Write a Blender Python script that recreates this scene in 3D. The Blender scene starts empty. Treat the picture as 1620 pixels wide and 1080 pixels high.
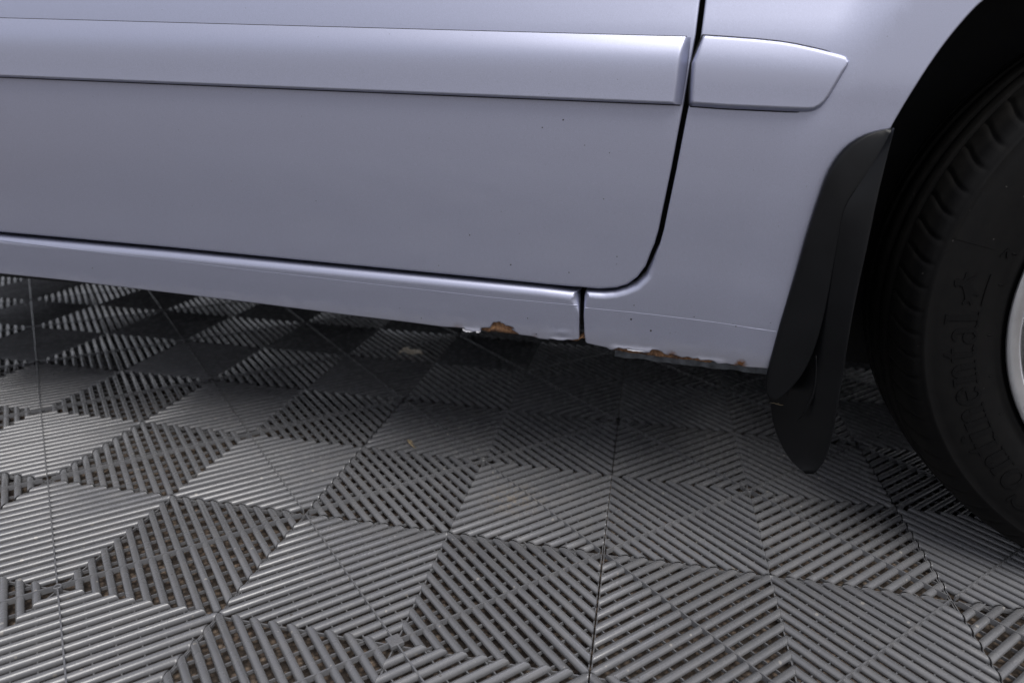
import bpy, math, random
import numpy as np
from mathutils import Vector, Matrix
from mathutils.geometry import delaunay_2d_cdt

random.seed(7)
rng = np.random.default_rng(7)
scene = bpy.context.scene
col = scene.collection

# ------------------------------------------------------------------ measured outlines (metres; x along the car, z up)
DOOR_FRONT = [(0.0204,0.6288),(0.0193,0.5961),(0.0174,0.5721),(0.0157,0.5509),(0.0141,0.5292),(0.0117,0.507),(0.0074,0.4623),(0.0025,0.4197),(-0.0002,0.3954),(-0.0031,0.3801),(-0.0067,0.3689),(-0.0111,0.353),(-0.0197,0.3392),(-0.0299,0.33),(-0.0424,0.3249),(-0.0618,0.3219),(-0.082,0.3219)]
DOOR_BOTTOM = [(-0.082,0.3219),(-0.129,0.3228),(-0.1967,0.3247),(-0.3886,0.3292),(-0.6319,0.3353),(-0.9019,0.3403)]
FENDER_GAP = [(0.0254,0.6287),(0.0243,0.5961),(0.0224,0.5782),(0.0205,0.5601),(0.0192,0.5293),(0.0169,0.5071),(0.0127,0.4625),(0.0079,0.4199),(0.0053,0.3957),(0.0025,0.3804),(-0.0015,0.3692),(-0.0054,0.3571),(-0.0113,0.3421),(-0.0213,0.3311),(-0.0318,0.3254),(-0.0443,0.3209),(-0.0572,0.3188),(-0.0773,0.3184)]
FENDER_REAR = [(-0.0798,0.3158),(-0.0806,0.3102),(-0.0795,0.2863),(-0.0778,0.2661),(-0.0757,0.2526)]
FENDER_BOTTOM = [(-0.0733,0.2507),(-0.0619,0.2488),(-0.0497,0.2474),(-0.0462,0.2451),(-0.042,0.2451),(-0.0386,0.2472),(-0.0349,0.249),(-0.0295,0.2478),(-0.0227,0.2489),(-0.0166,0.2469),(-0.012,0.247),(-0.0051,0.2451),(0.002,0.2463),(0.0036,0.2495),(0.0054,0.2506),(0.011,0.2503),(0.0159,0.2485),(0.0188,0.2459),(0.0234,0.2446),(0.0284,0.246),(0.0337,0.2449),(0.0405,0.243),(0.047,0.2446),(0.0531,0.2426),(0.0586,0.2441),(0.062,0.2418),(0.0653,0.2422),(0.0713,0.2433),(0.0772,0.2426),(0.0819,0.2396),(0.0862,0.2401),(0.0918,0.2412),(0.0977,0.2405),(0.1062,0.2411),(0.11,0.2393),(0.1135,0.239),(0.1204,0.2396),(0.1327,0.2401),(0.1532,0.2394),(0.1693,0.2391)]
ARCH = [(0.1702,0.2495),(0.1786,0.2936),(0.1865,0.3461),(0.1939,0.3958),(0.1996,0.4331),(0.2058,0.4658),(0.2118,0.4973),(0.2176,0.5187),(0.2279,0.5426),(0.2385,0.5658),(0.2475,0.5862),(0.2577,0.6053),(0.2669,0.617),(0.2767,0.6274)]
SILL_TOP = [(-0.0847,0.317),(-0.1289,0.3191),(-0.1968,0.3207),(-0.3889,0.3251),(-0.6328,0.331),(-0.9034,0.3357)]
SILL_BOTTOM = [(-0.9227,0.2783),(-0.8163,0.2765),(-0.6817,0.272),(-0.5284,0.267),(-0.3953,0.2613),(-0.3084,0.2584),(-0.2578,0.256),(-0.2427,0.2565),(-0.2294,0.2569),(-0.2271,0.2544),(-0.2221,0.2545),(-0.2172,0.2532),(-0.2139,0.2539),(-0.2107,0.2518),(-0.2081,0.2536),(-0.2062,0.2591),(-0.2013,0.26),(-0.1952,0.2602),(-0.193,0.2647),(-0.1906,0.2683),(-0.1865,0.2683),(-0.1833,0.2698),(-0.1809,0.2679),(-0.1785,0.2677),(-0.1753,0.265),(-0.1705,0.2651),(-0.1648,0.263),(-0.1681,0.261),(-0.1657,0.2595),(-0.1617,0.2573),(-0.1581,0.2544),(-0.1417,0.2539),(-0.1338,0.2516),(-0.1251,0.2512),(-0.1211,0.2507),(-0.1195,0.2526),(-0.1148,0.2526),(-0.1101,0.2518),(-0.103,0.2521),(-0.0968,0.254),(-0.0905,0.2538),(-0.0843,0.2557)]
SILL_END = [(-0.0836,0.2562),(-0.0844,0.2859),(-0.0859,0.3098),(-0.0876,0.3144)]
MOULD_TOP = [(-0.8184,0.6111),(-0.3658,0.6031),(0.0063,0.594),(0.0165,0.5929)]
MOULD_CREASE = [(-0.8119,0.5907),(-0.3618,0.5813),(0.0038,0.5736)]
MOULD_BOTTOM = [(-0.8321,0.5504),(-0.3688,0.538),(0.0083,0.5284)]
MOULD_END = [(0.0166,0.5925),(0.0149,0.5781),(0.0135,0.5539),(0.012,0.5304)]
FMOULD = [(0.0261,0.5951),(0.0496,0.5937),(0.0783,0.5918),(0.1013,0.5896),(0.1164,0.5873),(0.1345,0.5837),(0.1483,0.5806),(0.1591,0.5781),(0.1646,0.5762),(0.1679,0.5722),(0.1667,0.567),(0.1633,0.5594),(0.1588,0.5483),(0.155,0.5393),(0.1513,0.5327),(0.1473,0.5284),(0.1418,0.5252),(0.1359,0.5242),(0.1165,0.5244),(0.0968,0.5248),(0.0557,0.5257),(0.0212,0.5274),(0.019,0.5299),(0.0182,0.5447),(0.0176,0.5689),(0.0219,0.582)]
LINE = [(-0.9058,0.3284),(-0.7523,0.3219),(-0.6355,0.3174),(-0.5101,0.3123),(-0.3905,0.3079),(-0.2559,0.3032),(-0.1754,0.3006),(-0.13,0.2999),(-0.087,0.2994)]
LINE2 = [(-0.0777,0.297),(-0.0223,0.2961),(0.0362,0.2936),(0.0791,0.2916),(0.1074,0.2898),(0.1408,0.2878)]
RUSTHOLE = [(-0.2062,0.2591),(-0.1906,0.2683),(-0.1833,0.2698),(-0.1648,0.263),(-0.1577,0.2541),(-0.2107,0.2515)]
STAINS = [(0.1081,0.2426),(0.0277,0.246),(-0.2368,0.2571),(-0.1385,0.2542)]
CHIPS = [(-0.0228,0.2873),(0.0011,0.275),(-0.0208,0.3049),(0.0236,0.2742),(0.0488,0.2967),(0.0963,0.2896),(0.1329,0.2975),(-0.1475,0.278),(-0.1365,0.258),(-0.313,0.2772),(-0.2848,0.2659),(-0.4153,0.4074),(-0.7616,0.298),(-0.22,0.3765),(-0.0446,0.3529),(-0.0445,0.3619),(-0.1695,0.3436),(-0.2597,0.3365),(-0.0992,0.3392),(-0.1126,0.5102),(-0.0877,0.4843),(-0.1354,0.5016),(-0.0636,0.4269),(-0.0603,0.4772),(-0.0303,0.5778),(-0.1158,0.5555),(0.1274,0.6132),(0.1834,0.5835),(0.143,0.5593),(0.1236,0.5175),(0.0437,0.4815),(0.1332,0.5146),(-0.0958,0.5975),(-0.04,0.6158),(-0.4485,0.5751),(-0.4193,0.5255),(0.0127,0.5931),(0.0524,0.5929),(0.0492,0.3587),(0.0314,0.3626),(0.1454,0.4203),(0.128,0.3946),(0.1231,0.3258),(0.1202,0.3899),(-0.3323,0.534),(-0.0882,0.4803),(-0.0465,0.4347),(-0.3584,0.4411),(-0.2297,0.4002)]
FLANGE_L = [(0.2164,0.781,0.5113),(0.1985,0.781,0.5081),(0.1864,0.78,0.5017),(0.1771,0.78,0.4941),(0.17,0.78,0.4828),(0.1643,0.78,0.4695),(0.1617,0.782,0.4534),(0.1578,0.784,0.4291),(0.1539,0.786,0.3987),(0.1506,0.789,0.3637),(0.1458,0.793,0.3232),(0.1415,0.796,0.2851),(0.1383,0.799,0.2456),(0.1368,0.801,0.2267),(0.139,0.802,0.2114),(0.1446,0.803,0.2019)]
FLANGE_R = [(0.2164,0.776,0.5105),(0.2105,0.776,0.4918),(0.2041,0.776,0.4751),(0.1978,0.776,0.4606),(0.1898,0.776,0.4477),(0.1838,0.776,0.4366),(0.1828,0.777,0.4216),(0.1836,0.778,0.3952),(0.1839,0.78,0.3645),(0.1842,0.782,0.3328),(0.1835,0.785,0.2997),(0.1813,0.788,0.275),(0.1766,0.792,0.2482),(0.169,0.795,0.2293),(0.1587,0.798,0.212),(0.148,0.801,0.2015)]
FLAP_R = [(0.216,0.772,0.5112),(0.2144,0.77,0.4963),(0.2129,0.768,0.476),(0.2114,0.766,0.459),(0.2099,0.764,0.4343),(0.2093,0.763,0.4058),(0.2084,0.763,0.3765),(0.2077,0.764,0.3461),(0.2078,0.766,0.3145),(0.2092,0.768,0.2821),(0.2109,0.771,0.2483),(0.2126,0.774,0.2095),(0.2133,0.778,0.1725),(0.2127,0.782,0.1463),(0.2104,0.786,0.1308),(0.2044,0.79,0.1203)]
FLAP_L = [(0.2156,0.7772,0.5104),(0.2084,0.7772,0.4922),(0.1957,0.7772,0.4604),(0.1817,0.7774,0.4363),(0.1808,0.7785,0.4212),(0.1816,0.78,0.3947),(0.1815,0.783,0.3636),(0.1816,0.787,0.3313),(0.18,0.795,0.2963),(0.177,0.806,0.2663),(0.1685,0.825,0.2313),(0.1545,0.845,0.1957),(0.1588,0.86,0.1615),(0.1687,0.85,0.1348),(0.179,0.83,0.1215),(0.189,0.805,0.1168),(0.1965,0.795,0.1173)]
FLAP_RIB = [(0.1856,0.8,0.2653),(0.1891,0.8,0.2465),(0.1909,0.801,0.2269),(0.1892,0.803,0.2086),(0.1849,0.806,0.194),(0.1798,0.812,0.1777)]
CAM_ROT = [[0.977417,-0.088049,0.192101],[0.210035,0.304737,-0.928989],[0.023257,0.948358,0.316349]]

# ------------------------------------------------------------------ camera
cam_data = bpy.data.cameras.new("camera")
cam_data.sensor_width = 36.0
cam_data.lens = 36.0 * 1101.39 / 1620.0
cam_data.clip_start = 0.02
cam_data.clip_end = 500.0
cam_data.dof.use_dof = True
cam_data.dof.focus_distance = 0.80
cam_data.dof.aperture_fstop = 4.0
cam = bpy.data.objects.new("camera", cam_data)
cam.matrix_world = Matrix.Translation((0.0, 0.0, 0.5202)) @ Matrix(CAM_ROT).to_4x4()
col.objects.link(cam)
scene.camera = cam

# ------------------------------------------------------------------ sky, sun, exposure
SUN_DIR = Vector((0.38, -0.60, 1.12)).normalized()          # towards the sun
world = bpy.data.worlds.new("World")
scene.world = world
world.use_nodes = True
wn = world.node_tree.nodes
wl = world.node_tree.links
sky = wn.new("ShaderNodeTexSky")
sky.sky_type = 'NISHITA'
sky.sun_disc = False
sky.sun_elevation = math.asin(SUN_DIR.z)
sky.sun_rotation = math.atan2(SUN_DIR.x, SUN_DIR.y)
sky.air_density = 1.0
sky.dust_density = 3.0
sky.ozone_density = 1.0
bg = wn["Background"]
bg.inputs["Strength"].default_value = 0.05
# high even cloud: the clear-sky colours pulled towards a flat pale grey
cloud = wn.new("ShaderNodeMix"); cloud.data_type = 'RGBA'
cloud.inputs[0].default_value = 0.62
cloud.inputs[7].default_value = (9.6, 9.5, 10.2, 1.0)
wl.new(sky.outputs[0], cloud.inputs[6])
wl.new(cloud.outputs[2], bg.inputs["Color"])

sun_data = bpy.data.lights.new("sun", 'SUN')
sun_data.energy = 1.5
sun_data.angle = math.radians(38)
sun_data.color = (1.0, 0.98, 0.955)
sun = bpy.data.objects.new("sun", sun_data)
sun.rotation_euler = SUN_DIR.to_track_quat('Z', 'Y').to_euler()
sun.location = (-3, -3, 5)
col.objects.link(sun)

vs = scene.view_settings
vs.view_transform = 'Standard'
vs.look = 'None'
vs.exposure = 0.78
vs.gamma = 1.0
vs.use_curve_mapping = False
scene.cycles.max_bounces = 6
scene.cycles.diffuse_bounces = 3
scene.cycles.glossy_bounces = 3
scene.cycles.transmission_bounces = 0
scene.cycles.caustics_reflective = False
scene.cycles.use_adaptive_sampling = True
scene.cycles.adaptive_threshold = 0.015

# ------------------------------------------------------------------ materials
MATS = {}

class NT:
    """small node-graph helper"""
    def __init__(self, name):
        self.m = bpy.data.materials.new(name)
        self.m.use_nodes = True
        self.t = self.m.node_tree
        self.b = self.t.nodes["Principled BSDF"]
        MATS[name] = self.m
    def n(self, typ, **kw):
        nd = self.t.nodes.new(typ)
        for k, v in kw.items():
            setattr(nd, k, v)
        return nd
    def l(self, a, b):
        self.t.links.new(a, b)
    def coord(self):
        if not hasattr(self, '_c'):
            self._c = self.n("ShaderNodeTexCoord")
        return self._c.outputs["Object"]
    def noise(self, scale, detail=4, rough=0.55, coord=None):
        nd = self.n("ShaderNodeTexNoise")
        nd.inputs["Scale"].default_value = scale
        nd.inputs["Detail"].default_value = detail
        nd.inputs["Roughness"].default_value = rough
        self.l(coord or self.coord(), nd.inputs["Vector"])
        return nd.outputs["Fac"]
    def ramp(self, fac, stops):
        nd = self.n("ShaderNodeValToRGB")
        el = nd.color_ramp.elements
        while len(el) < len(stops):
            el.new(0.5)
        for e, (p, c) in zip(el, stops):
            e.position = p
            e.color = (c, c, c, 1) if not hasattr(c, '__len__') else (*c, 1)
        self.l(fac, nd.inputs["Fac"])
        return nd.outputs["Color"]
    def mix(self, fac, a, b, blend='MIX'):
        nd = self.n("ShaderNodeMix", data_type='RGBA', blend_type=blend)
        for sock, v in ((nd.inputs[0], fac), (nd.inputs[6], a), (nd.inputs[7], b)):
            if hasattr(v, 'links'):
                self.l(v, sock)
            elif hasattr(v, '__len__'):
                sock.default_value = (*v, 1)
            else:
                sock.default_value = v
        return nd.outputs[2]
    def math(self, op, a, b=None, clamp=False):
        nd = self.n("ShaderNodeMath", operation=op, use_clamp=clamp)
        for sock, v in zip(nd.inputs, (a, b)):
            if v is None:
                continue
            if hasattr(v, 'links'):
                self.l(v, sock)
            else:
                sock.default_value = v
        return nd.outputs[0]
    def bump(self, h, strength, dist=0.001):
        nd = self.n("ShaderNodeBump")
        nd.inputs["Strength"].default_value = strength
        nd.inputs["Distance"].default_value = dist
        self.l(h, nd.inputs["Height"])
        self.l(nd.outputs[0], self.b.inputs["Normal"])
        return nd
    def set(self, **kw):
        for k, v in kw.items():
            s = self.b.inputs[k.replace('_', ' ')]
            if hasattr(v, 'links'):
                self.l(v, s)
            elif hasattr(v, '__len__') and len(v) == 3:
                s.default_value = (*v, 1)
            else:
                s.default_value = v
        return self.m

def mat_paint():
    t = NT("silver_blue_paint")
    c = t.coord()
    base = (0.470, 0.490, 0.618)
    flake = t.noise(1900, 2, 0.6)
    colr = t.mix(t.ramp(flake, [(0.3, 0.0), (0.7, 1.0)]), tuple(v * 0.88 for v in base), tuple(v * 1.12 for v in base))
    # flattened copies of the coordinate: only x and z matter on the side of the car
    flat = t.n("ShaderNodeVectorMath", operation='MULTIPLY')
    t.l(c, flat.inputs[0]); flat.inputs[1].default_value = (1, 0, 1)
    fl = flat.outputs[0]
    jag = t.noise(260, 4, 0.6)
    # road film thrown up along the lowest edge
    sep = t.n("ShaderNodeSeparateXYZ"); t.l(c, sep.inputs[0])
    zp = t.math('ADD', sep.outputs[2], t.math('MULTIPLY', sep.outputs[0], 0.0219))
    mr = t.n("ShaderNodeMapRange"); mr.inputs[1].default_value = 0.270; mr.inputs[2].default_value = 0.243
    t.l(t.math('SUBTRACT', zp, t.math('MULTIPLY', t.math('SUBTRACT', t.noise(70, 4, 0.7), 0.5), 0.022)), mr.inputs[0])
    film = t.math('MULTIPLY', mr.outputs[0], 0.35, True)
    colr = t.mix(film, colr, (0.30, 0.28, 0.24))
    # rust bleeding out of the edge, each spot with its own size
    masks = None
    for (x, z), r, a in zip(STAINS, (0.0085, 0.0075, 0.009, 0.006), (1.0, 0.75, 0.35, 0.3)):
        d = t.n("ShaderNodeVectorMath", operation='DISTANCE')
        t.l(fl, d.inputs[0]); d.inputs[1].default_value = (x, 0, z)
        dd = t.math('ADD', t.math('DIVIDE', d.outputs["Value"], r), t.math('MULTIPLY', t.math('SUBTRACT', jag, 0.5), 0.9))
        m_ = t.math('MULTIPLY', t.math('SUBTRACT', 1.0, dd, True), a * 1.5, True)
        masks = m_ if masks is None else t.math('MAXIMUM', masks, m_)
    colr = t.mix(masks, colr, t.mix(jag, (0.16, 0.06, 0.012), (0.045, 0.02, 0.01)))
    # stone chips and tar specks
    chips = None
    for i, (x, z) in enumerate(CHIPS[:24]):
        d = t.n("ShaderNodeVectorMath", operation='DISTANCE')
        t.l(fl, d.inputs[0]); d.inputs[1].default_value = (x, 0, z)
        r = 0.00115 if i < 2 else 0.00045 + 0.0004 * ((i * 37) % 11) / 10.0
        m_ = t.math('LESS_THAN', t.math('ADD', d.outputs["Value"], t.math('MULTIPLY', t.math('SUBTRACT', jag, 0.5), 0.0009)), r)
        chips = m_ if chips is None else t.math('MAXIMUM', chips, m_)
    vor = t.n("ShaderNodeTexVoronoi"); vor.inputs["Scale"].default_value = 95
    t.l(fl, vor.inputs["Vector"])
    sc = t.n("ShaderNodeSeparateColor"); t.l(vor.outputs["Color"], sc.inputs[0])
    fine = t.math('MULTIPLY', t.math('LESS_THAN', vor.outputs["Distance"], t.math('MULTIPLY', sc.outputs[1], 0.05)), t.math('GREATER_THAN', sc.outputs[0], 0.66))
    colr = t.mix(t.math('MULTIPLY', fine, 0.45), colr, (0.07, 0.065, 0.06))
    colr = t.mix(chips, colr, (0.02, 0.018, 0.02))
    dirty = t.math('MAXIMUM', t.math('MAXIMUM', chips, masks), film)
    clean = t.math('SUBTRACT', 1.0, dirty, True)
    t.set(Base_Color=colr, Metallic=t.math('MULTIPLY', clean, 0.90), Roughness=t.math('ADD', 0.43, t.math('MULTIPLY', dirty, 0.35)),
          Coat_Weight=t.math('MULTIPLY', clean, 0.60), Coat_Roughness=0.05)
    t.bump(t.noise(900, 3, 0.5), 0.02, 0.0006)
    return t.m

def simple(name, colour, rough, metallic=0.0, nscale=None, namp=0.25, bump=0.0, bscale=400, **kw):
    t = NT(name)
    c = colour
    if nscale:
        f = t.ramp(t.noise(nscale, 5, 0.6), [(0.3, 0.0), (0.7, 1.0)])
        c = t.mix(f, tuple(v * (1 - namp) for v in colour), tuple(v * (1 + namp) for v in colour))
    t.set(Base_Color=c, Roughness=rough, Metallic=metallic, **kw)
    if bump:
        t.bump(t.noise(bscale, 3, 0.5), bump, 0.001)
    return t.m

def mat_tile():
    t = NT("grey_tile_plastic")
    geo = t.n("ShaderNodeNewGeometry")
    pos = geo.outputs["Position"]
    big = t.noise(5, 3, 0.6, pos)
    dust = t.ramp(t.noise(38, 3, 0.7, pos), [(0.48, 0.0), (0.72, 1.0)])
    c = t.mix(big, (0.114, 0.116, 0.123), (0.156, 0.157, 0.165))
    oi = t.n('ShaderNodeObjectInfo')
    c = t.mix(t.math('MULTIPLY', oi.outputs['Random'], 0.35), c, (0.17, 0.17, 0.174))
    c = t.mix(t.math('MULTIPLY', dust, 0.25), c, (0.22, 0.21, 0.20))
    # dried mud smeared along a few ribs
    d = t.n("ShaderNodeVectorMath", operation='DISTANCE'); t.l(pos, d.inputs[0]); d.inputs[1].default_value = (-0.168, 0.846, 0.0)
    sm = t.math('MULTIPLY', t.math('SUBTRACT', 1.0, t.math('DIVIDE', d.outputs["Value"], 0.055), True), t.ramp(t.noise(130, 3, 0.7, pos), [(0.46, 0.0), (0.60, 1.0)]))
    c = t.mix(t.math('MULTIPLY', sm, 0.6, True), c, (0.24, 0.20, 0.15))
    # grit
    vor = t.n("ShaderNodeTexVoronoi"); vor.inputs["Scale"].default_value = 95; t.l(pos, vor.inputs["Vector"])
    sc = t.n("ShaderNodeSeparateColor"); t.l(vor.outputs["Color"], sc.inputs[0])
    grit = t.math('MULTIPLY', t.math('LESS_THAN', vor.outputs["Distance"], t.math('MULTIPLY', sc.outputs[1], 0.20)), t.math('GREATER_THAN', sc.outputs[0], 0.70))
    c = t.mix(t.math('MULTIPLY', grit, 0.7), c, t.mix(sc.outputs[2], (0.06, 0.05, 0.04), (0.36, 0.34, 0.31)))
    t.set(Base_Color=c, Roughness=t.ramp(t.noise(60, 2, 0.6, pos), [(0.3, 0.19), (0.75, 0.34)]), Specular_IOR_Level=0.85)
    t.bump(t.noise(700, 2, 0.6, pos), 0.12, 0.0006)
    return t.m

def mat_ground():
    t = NT("brown_gravel_ground")
    geo = t.n("ShaderNodeNewGeometry"); pos = geo.outputs["Position"]
    vor = t.n("ShaderNodeTexVoronoi"); vor.inputs["Scale"].default_value = 130; t.l(pos, vor.inputs["Vector"])
    sc = t.n("ShaderNodeSeparateColor"); t.l(vor.outputs["Color"], sc.inputs[0])
    c = t.mix(sc.outputs[0], (0.22, 0.155, 0.11), (0.42, 0.33, 0.255))
    c = t.mix(t.ramp(t.noise(14, 5, 0.65, pos), [(0.35, 0.0), (0.7, 1.0)]), c, (0.28, 0.21, 0.16))
    c = t.mix(t.ramp(vor.outputs["Distance"], [(0.0, 1.0), (0.55, 0.0)]), (0.05, 0.038, 0.03), c)
    t.set(Base_Color=c, Roughness=0.9)
    t.bump(t.math('ADD', vor.outputs["Distance"], t.noise(300, 4, 0.6, pos)), 0.6, 0.004)
    return t.m

def mat_rust():
    t = NT("flaking_rust")
    f = t.noise(420, 6, 0.7)
    c = t.ramp(f, [(0.28, (0.09, 0.042, 0.022)), (0.48, (0.30, 0.155, 0.075)), (0.70, (0.52, 0.31, 0.17))])
    c = t.mix(t.ramp(t.noise(60, 4, 0.6), [(0.45, 0.0), (0.65, 1.0)]), c, (0.11, 0.06, 0.04))
    t.set(Base_Color=c, Roughness=0.85)
    t.bump(t.noise(500, 6, 0.7), 0.8, 0.0015)
    return t.m

PAINT = mat_paint()
TILE = mat_tile()
GROUND = mat_ground()
RUST = mat_rust()
BLACK = simple("matt_black_underseal", (0.012, 0.012, 0.013), 0.75, nscale=30, bump=0.2, bscale=120)
PINCH = simple("worn_grey_underseal", (0.12, 0.13, 0.145), 0.6, nscale=90, namp=0.6, bump=0.5, bscale=200)
FLAP = simple("black_moulded_rubber", (0.0040, 0.0044, 0.0054), 0.36, nscale=25, namp=0.25, bump=0.10, bscale=1400, Specular_IOR_Level=0.28)
LINER = simple("black_liner_plastic", (0.016, 0.016, 0.017), 0.8, nscale=20, bump=0.2, bscale=200)
ALLOY = simple("painted_alloy", (0.55, 0.56, 0.58), 0.30, 0.85, nscale=40, namp=0.08)
POLISHED = simple("bright_alloy", (0.82, 0.82, 0.83), 0.18, 0.95)
BARE = simple("lifted_paint", (0.42, 0.42, 0.45), 0.7, 0.0, nscale=300, namp=0.2)
LEAF = simple("dry_leaf", (0.80, 0.72, 0.60), 0.8, nscale=120, namp=0.45, bump=0.4, bscale=300)
STRAW = simple("dry_straw", (0.45, 0.34, 0.19), 0.7, nscale=200, namp=0.3)
SCRAP = simple("withered_grass", (0.20, 0.16, 0.10), 0.8, nscale=200, namp=0.3)
BRASS = simple("grey_fixing", (0.22, 0.22, 0.22), 0.4, 0.6, nscale=300, namp=0.3)

def mat_tyre():
    t = NT("tyre_rubber")
    f = t.ramp(t.noise(55, 5, 0.65), [(0.35, 0.0), (0.75, 1.0)])
    c = t.mix(f, (0.0025, 0.0025, 0.0028), (0.0048, 0.0046, 0.0045))
    vor = t.n("ShaderNodeTexVoronoi"); vor.inputs["Scale"].default_value = 110; t.l(t.coord(), vor.inputs["Vector"])
    sc = t.n("ShaderNodeSeparateColor"); t.l(vor.outputs["Color"], sc.inputs[0])
    sp = t.math('MULTIPLY', t.math('LESS_THAN', vor.outputs["Distance"], 0.09), t.math('GREATER_THAN', sc.outputs[0], 0.86))
    c = t.mix(sp, c, (0.04, 0.038, 0.036))
    sx_ = t.n("ShaderNodeSeparateXYZ"); t.l(t.coord(), sx_.inputs[0])
    rad = t.math('SQRT', t.math('ADD', t.math('MULTIPLY', sx_.outputs[0], sx_.outputs[0]), t.math('MULTIPLY', sx_.outputs[2], sx_.outputs[2])))
    mr = t.n("ShaderNodeMapRange"); mr.inputs[1].default_value = 0.3245; mr.inputs[2].default_value = 0.3295; t.l(rad, mr.inputs[0])
    c = t.mix(t.math('MULTIPLY', mr.outputs[0], 0.45), c, t.mix(f, (0.010, 0.0095, 0.0088), (0.022, 0.0205, 0.0185)))
    t.set(Base_Color=c, Roughness=0.55, Specular_IOR_Level=0.16)
    t.bump(t.noise(800, 3, 0.6), 0.10, 0.0008)
    return t.m
TYRE = mat_tyre()
LETTER = simple("raised_rubber_lettering", (0.003, 0.003, 0.0033), 0.60, Specular_IOR_Level=0.13)

# ------------------------------------------------------------------ object helpers
def tag(o, label=None, category=None, group=None, kind=None):
    if label: o["label"] = label
    if category: o["category"] = category
    if group: o["group"] = group
    if kind: o["kind"] = kind
    return o

def mesh_data(name, verts, faces, mats, smooth=True, normals=None, fmat=None):
    me = bpy.data.meshes.new(name)
    me.from_pydata([tuple(map(float, v)) for v in verts], [], [tuple(map(int, f)) for f in faces])
    for m in (mats if isinstance(mats, (list, tuple)) else [mats]):
        me.materials.append(m)
    me.polygons.foreach_set("use_smooth", [smooth] * len(me.polygons))
    if fmat is not None:
        me.polygons.foreach_set("material_index", fmat)
    me.update()
    if normals is not None:
        me.normals_split_custom_set_from_vertices([tuple(map(float, n)) for n in normals])
    return me

def link(name, me, parent=None, loc=(0, 0, 0)):
    o = bpy.data.objects.new(name, me)
    o.location = loc
    if parent is not None:
        o.parent = parent
    col.objects.link(o)
    return o

class MB:
    """collects verts and faces of one mesh"""
    def __init__(self):
        self.v = []; self.f = []
    def add(self, vs, fs):
        k = len(self.v)
        self.v.extend([tuple(map(float, p)) for p in vs]); self.f.extend([tuple(i + k for i in f) for f in fs])
    def box(self, x0, x1, y0, y1, z0, z1):
        vs = [(x, y, z) for z in (z0, z1) for y in (y0, y1) for x in (x0, x1)]
        self.add(vs, [(0, 2, 3, 1), (4, 5, 7, 6), (0, 1, 5, 4), (2, 6, 7, 3), (0, 4, 6, 2), (1, 3, 7, 5)])
    def bar(self, a, b, w, z0, z1):
        """open-bottomed bar between two plan points"""
        a = np.array(a, float); b = np.array(b, float); d = b - a; L = np.linalg.norm(d)
        if L < 1e-6: return
        n = np.array([-d[1], d[0]]) / L * w / 2
        p = [a - n, b - n, b + n, a + n]
        self.add([(*q, z0) for q in p] + [(*q, z1) for q in p], [(4, 5, 6, 7), (0, 1, 5, 4), (1, 2, 6, 5), (2, 3, 7, 6), (3, 0, 4, 7)])
    def tube(self, pts, radii, n=8):
        pts = [Vector(p) for p in pts]; k = len(self.v); m = len(pts)
        for i, p in enumerate(pts):
            t = (pts[min(i + 1, m - 1)] - pts[max(i - 1, 0)]).normalized()
            u = t.orthogonal().normalized(); w = t.cross(u)
            r = radii[i] if hasattr(radii, '__len__') else radii
            for j in range(n):
                a = 2 * math.pi * j / n
                self.v.append(tuple(p + (u * math.cos(a) + w * math.sin(a)) * r))
        for i in range(m - 1):
            for j in range(n):
                a = k + i * n + j; b = k + i * n + (j + 1) % n
                self.f.append((a, b, b + n, a + n))
        self.f.append(tuple(k + j for j in range(n))[::-1]); self.f.append(tuple(k + (m - 1) * n + j for j in range(n)))
    def grid(self, rows, closed=False):
        k = len(self.v); nr = len(rows); nc = len(rows[0])
        for r in rows: self.v.extend([tuple(map(float, p)) for p in r])
        for i in range(nr - 1):
            for j in range(nc if closed else nc - 1):
                a = k + i * nc + j; b = k + i * nc + (j + 1) % nc
                self.f.append((a, b, b + nc, a + nc))
    def link(self, name, mat, parent=None, loc=(0, 0, 0), smooth=False):
        return link(name, mesh_data(name, self.v, self.f, mat, smooth), parent, loc)

# ------------------------------------------------------------------ body side surface: distance from the camera line as a function of height
RAKE = 0.0219
KZ = np.array([.20, .235, .255, .28, .30, .322, .36, .45, .53, .594, .63, .75, .95, 1.2])
KY = np.array([.822, .8125, .8075, .805, .8035, .802, .800, .794, .790, .7895, .7955, .820, .868, .95])
KM = np.gradient(KY, KZ)
def side(x, z):
    zp = np.clip(z + RAKE * x, KZ[0], KZ[-1])
    i = np.clip(np.searchsorted(KZ, zp) - 1, 0, len(KZ) - 2)
    h = KZ[i + 1] - KZ[i]; t = (zp - KZ[i]) / h
    return (2*t**3 - 3*t*t + 1)*KY[i] + (t**3 - 2*t*t + t)*h*KM[i] + (-2*t**3 + 3*t*t)*KY[i+1] + (t**3 - t*t)*h*KM[i+1]

def smooth01(t):
    t = np.clip(t, 0, 1); return t * t * (3 - 2 * t)

def roll(d, r):
    q = np.clip(r - d, 0, None)
    return r - np.sqrt(np.maximum(r * r - np.minimum(q, r) ** 2, 0))

def resample(poly, step):
    out = []
    n = len(poly)
    for i in range(n):
        a = np.array(poly[i]); b = np.array(poly[(i + 1) % n]); L = np.linalg.norm(b - a)
        k = max(1, int(math.ceil(L / step)))
        for j in range(k): out.append(a + (b - a) * j / k)
    return np.array(out)

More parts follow.
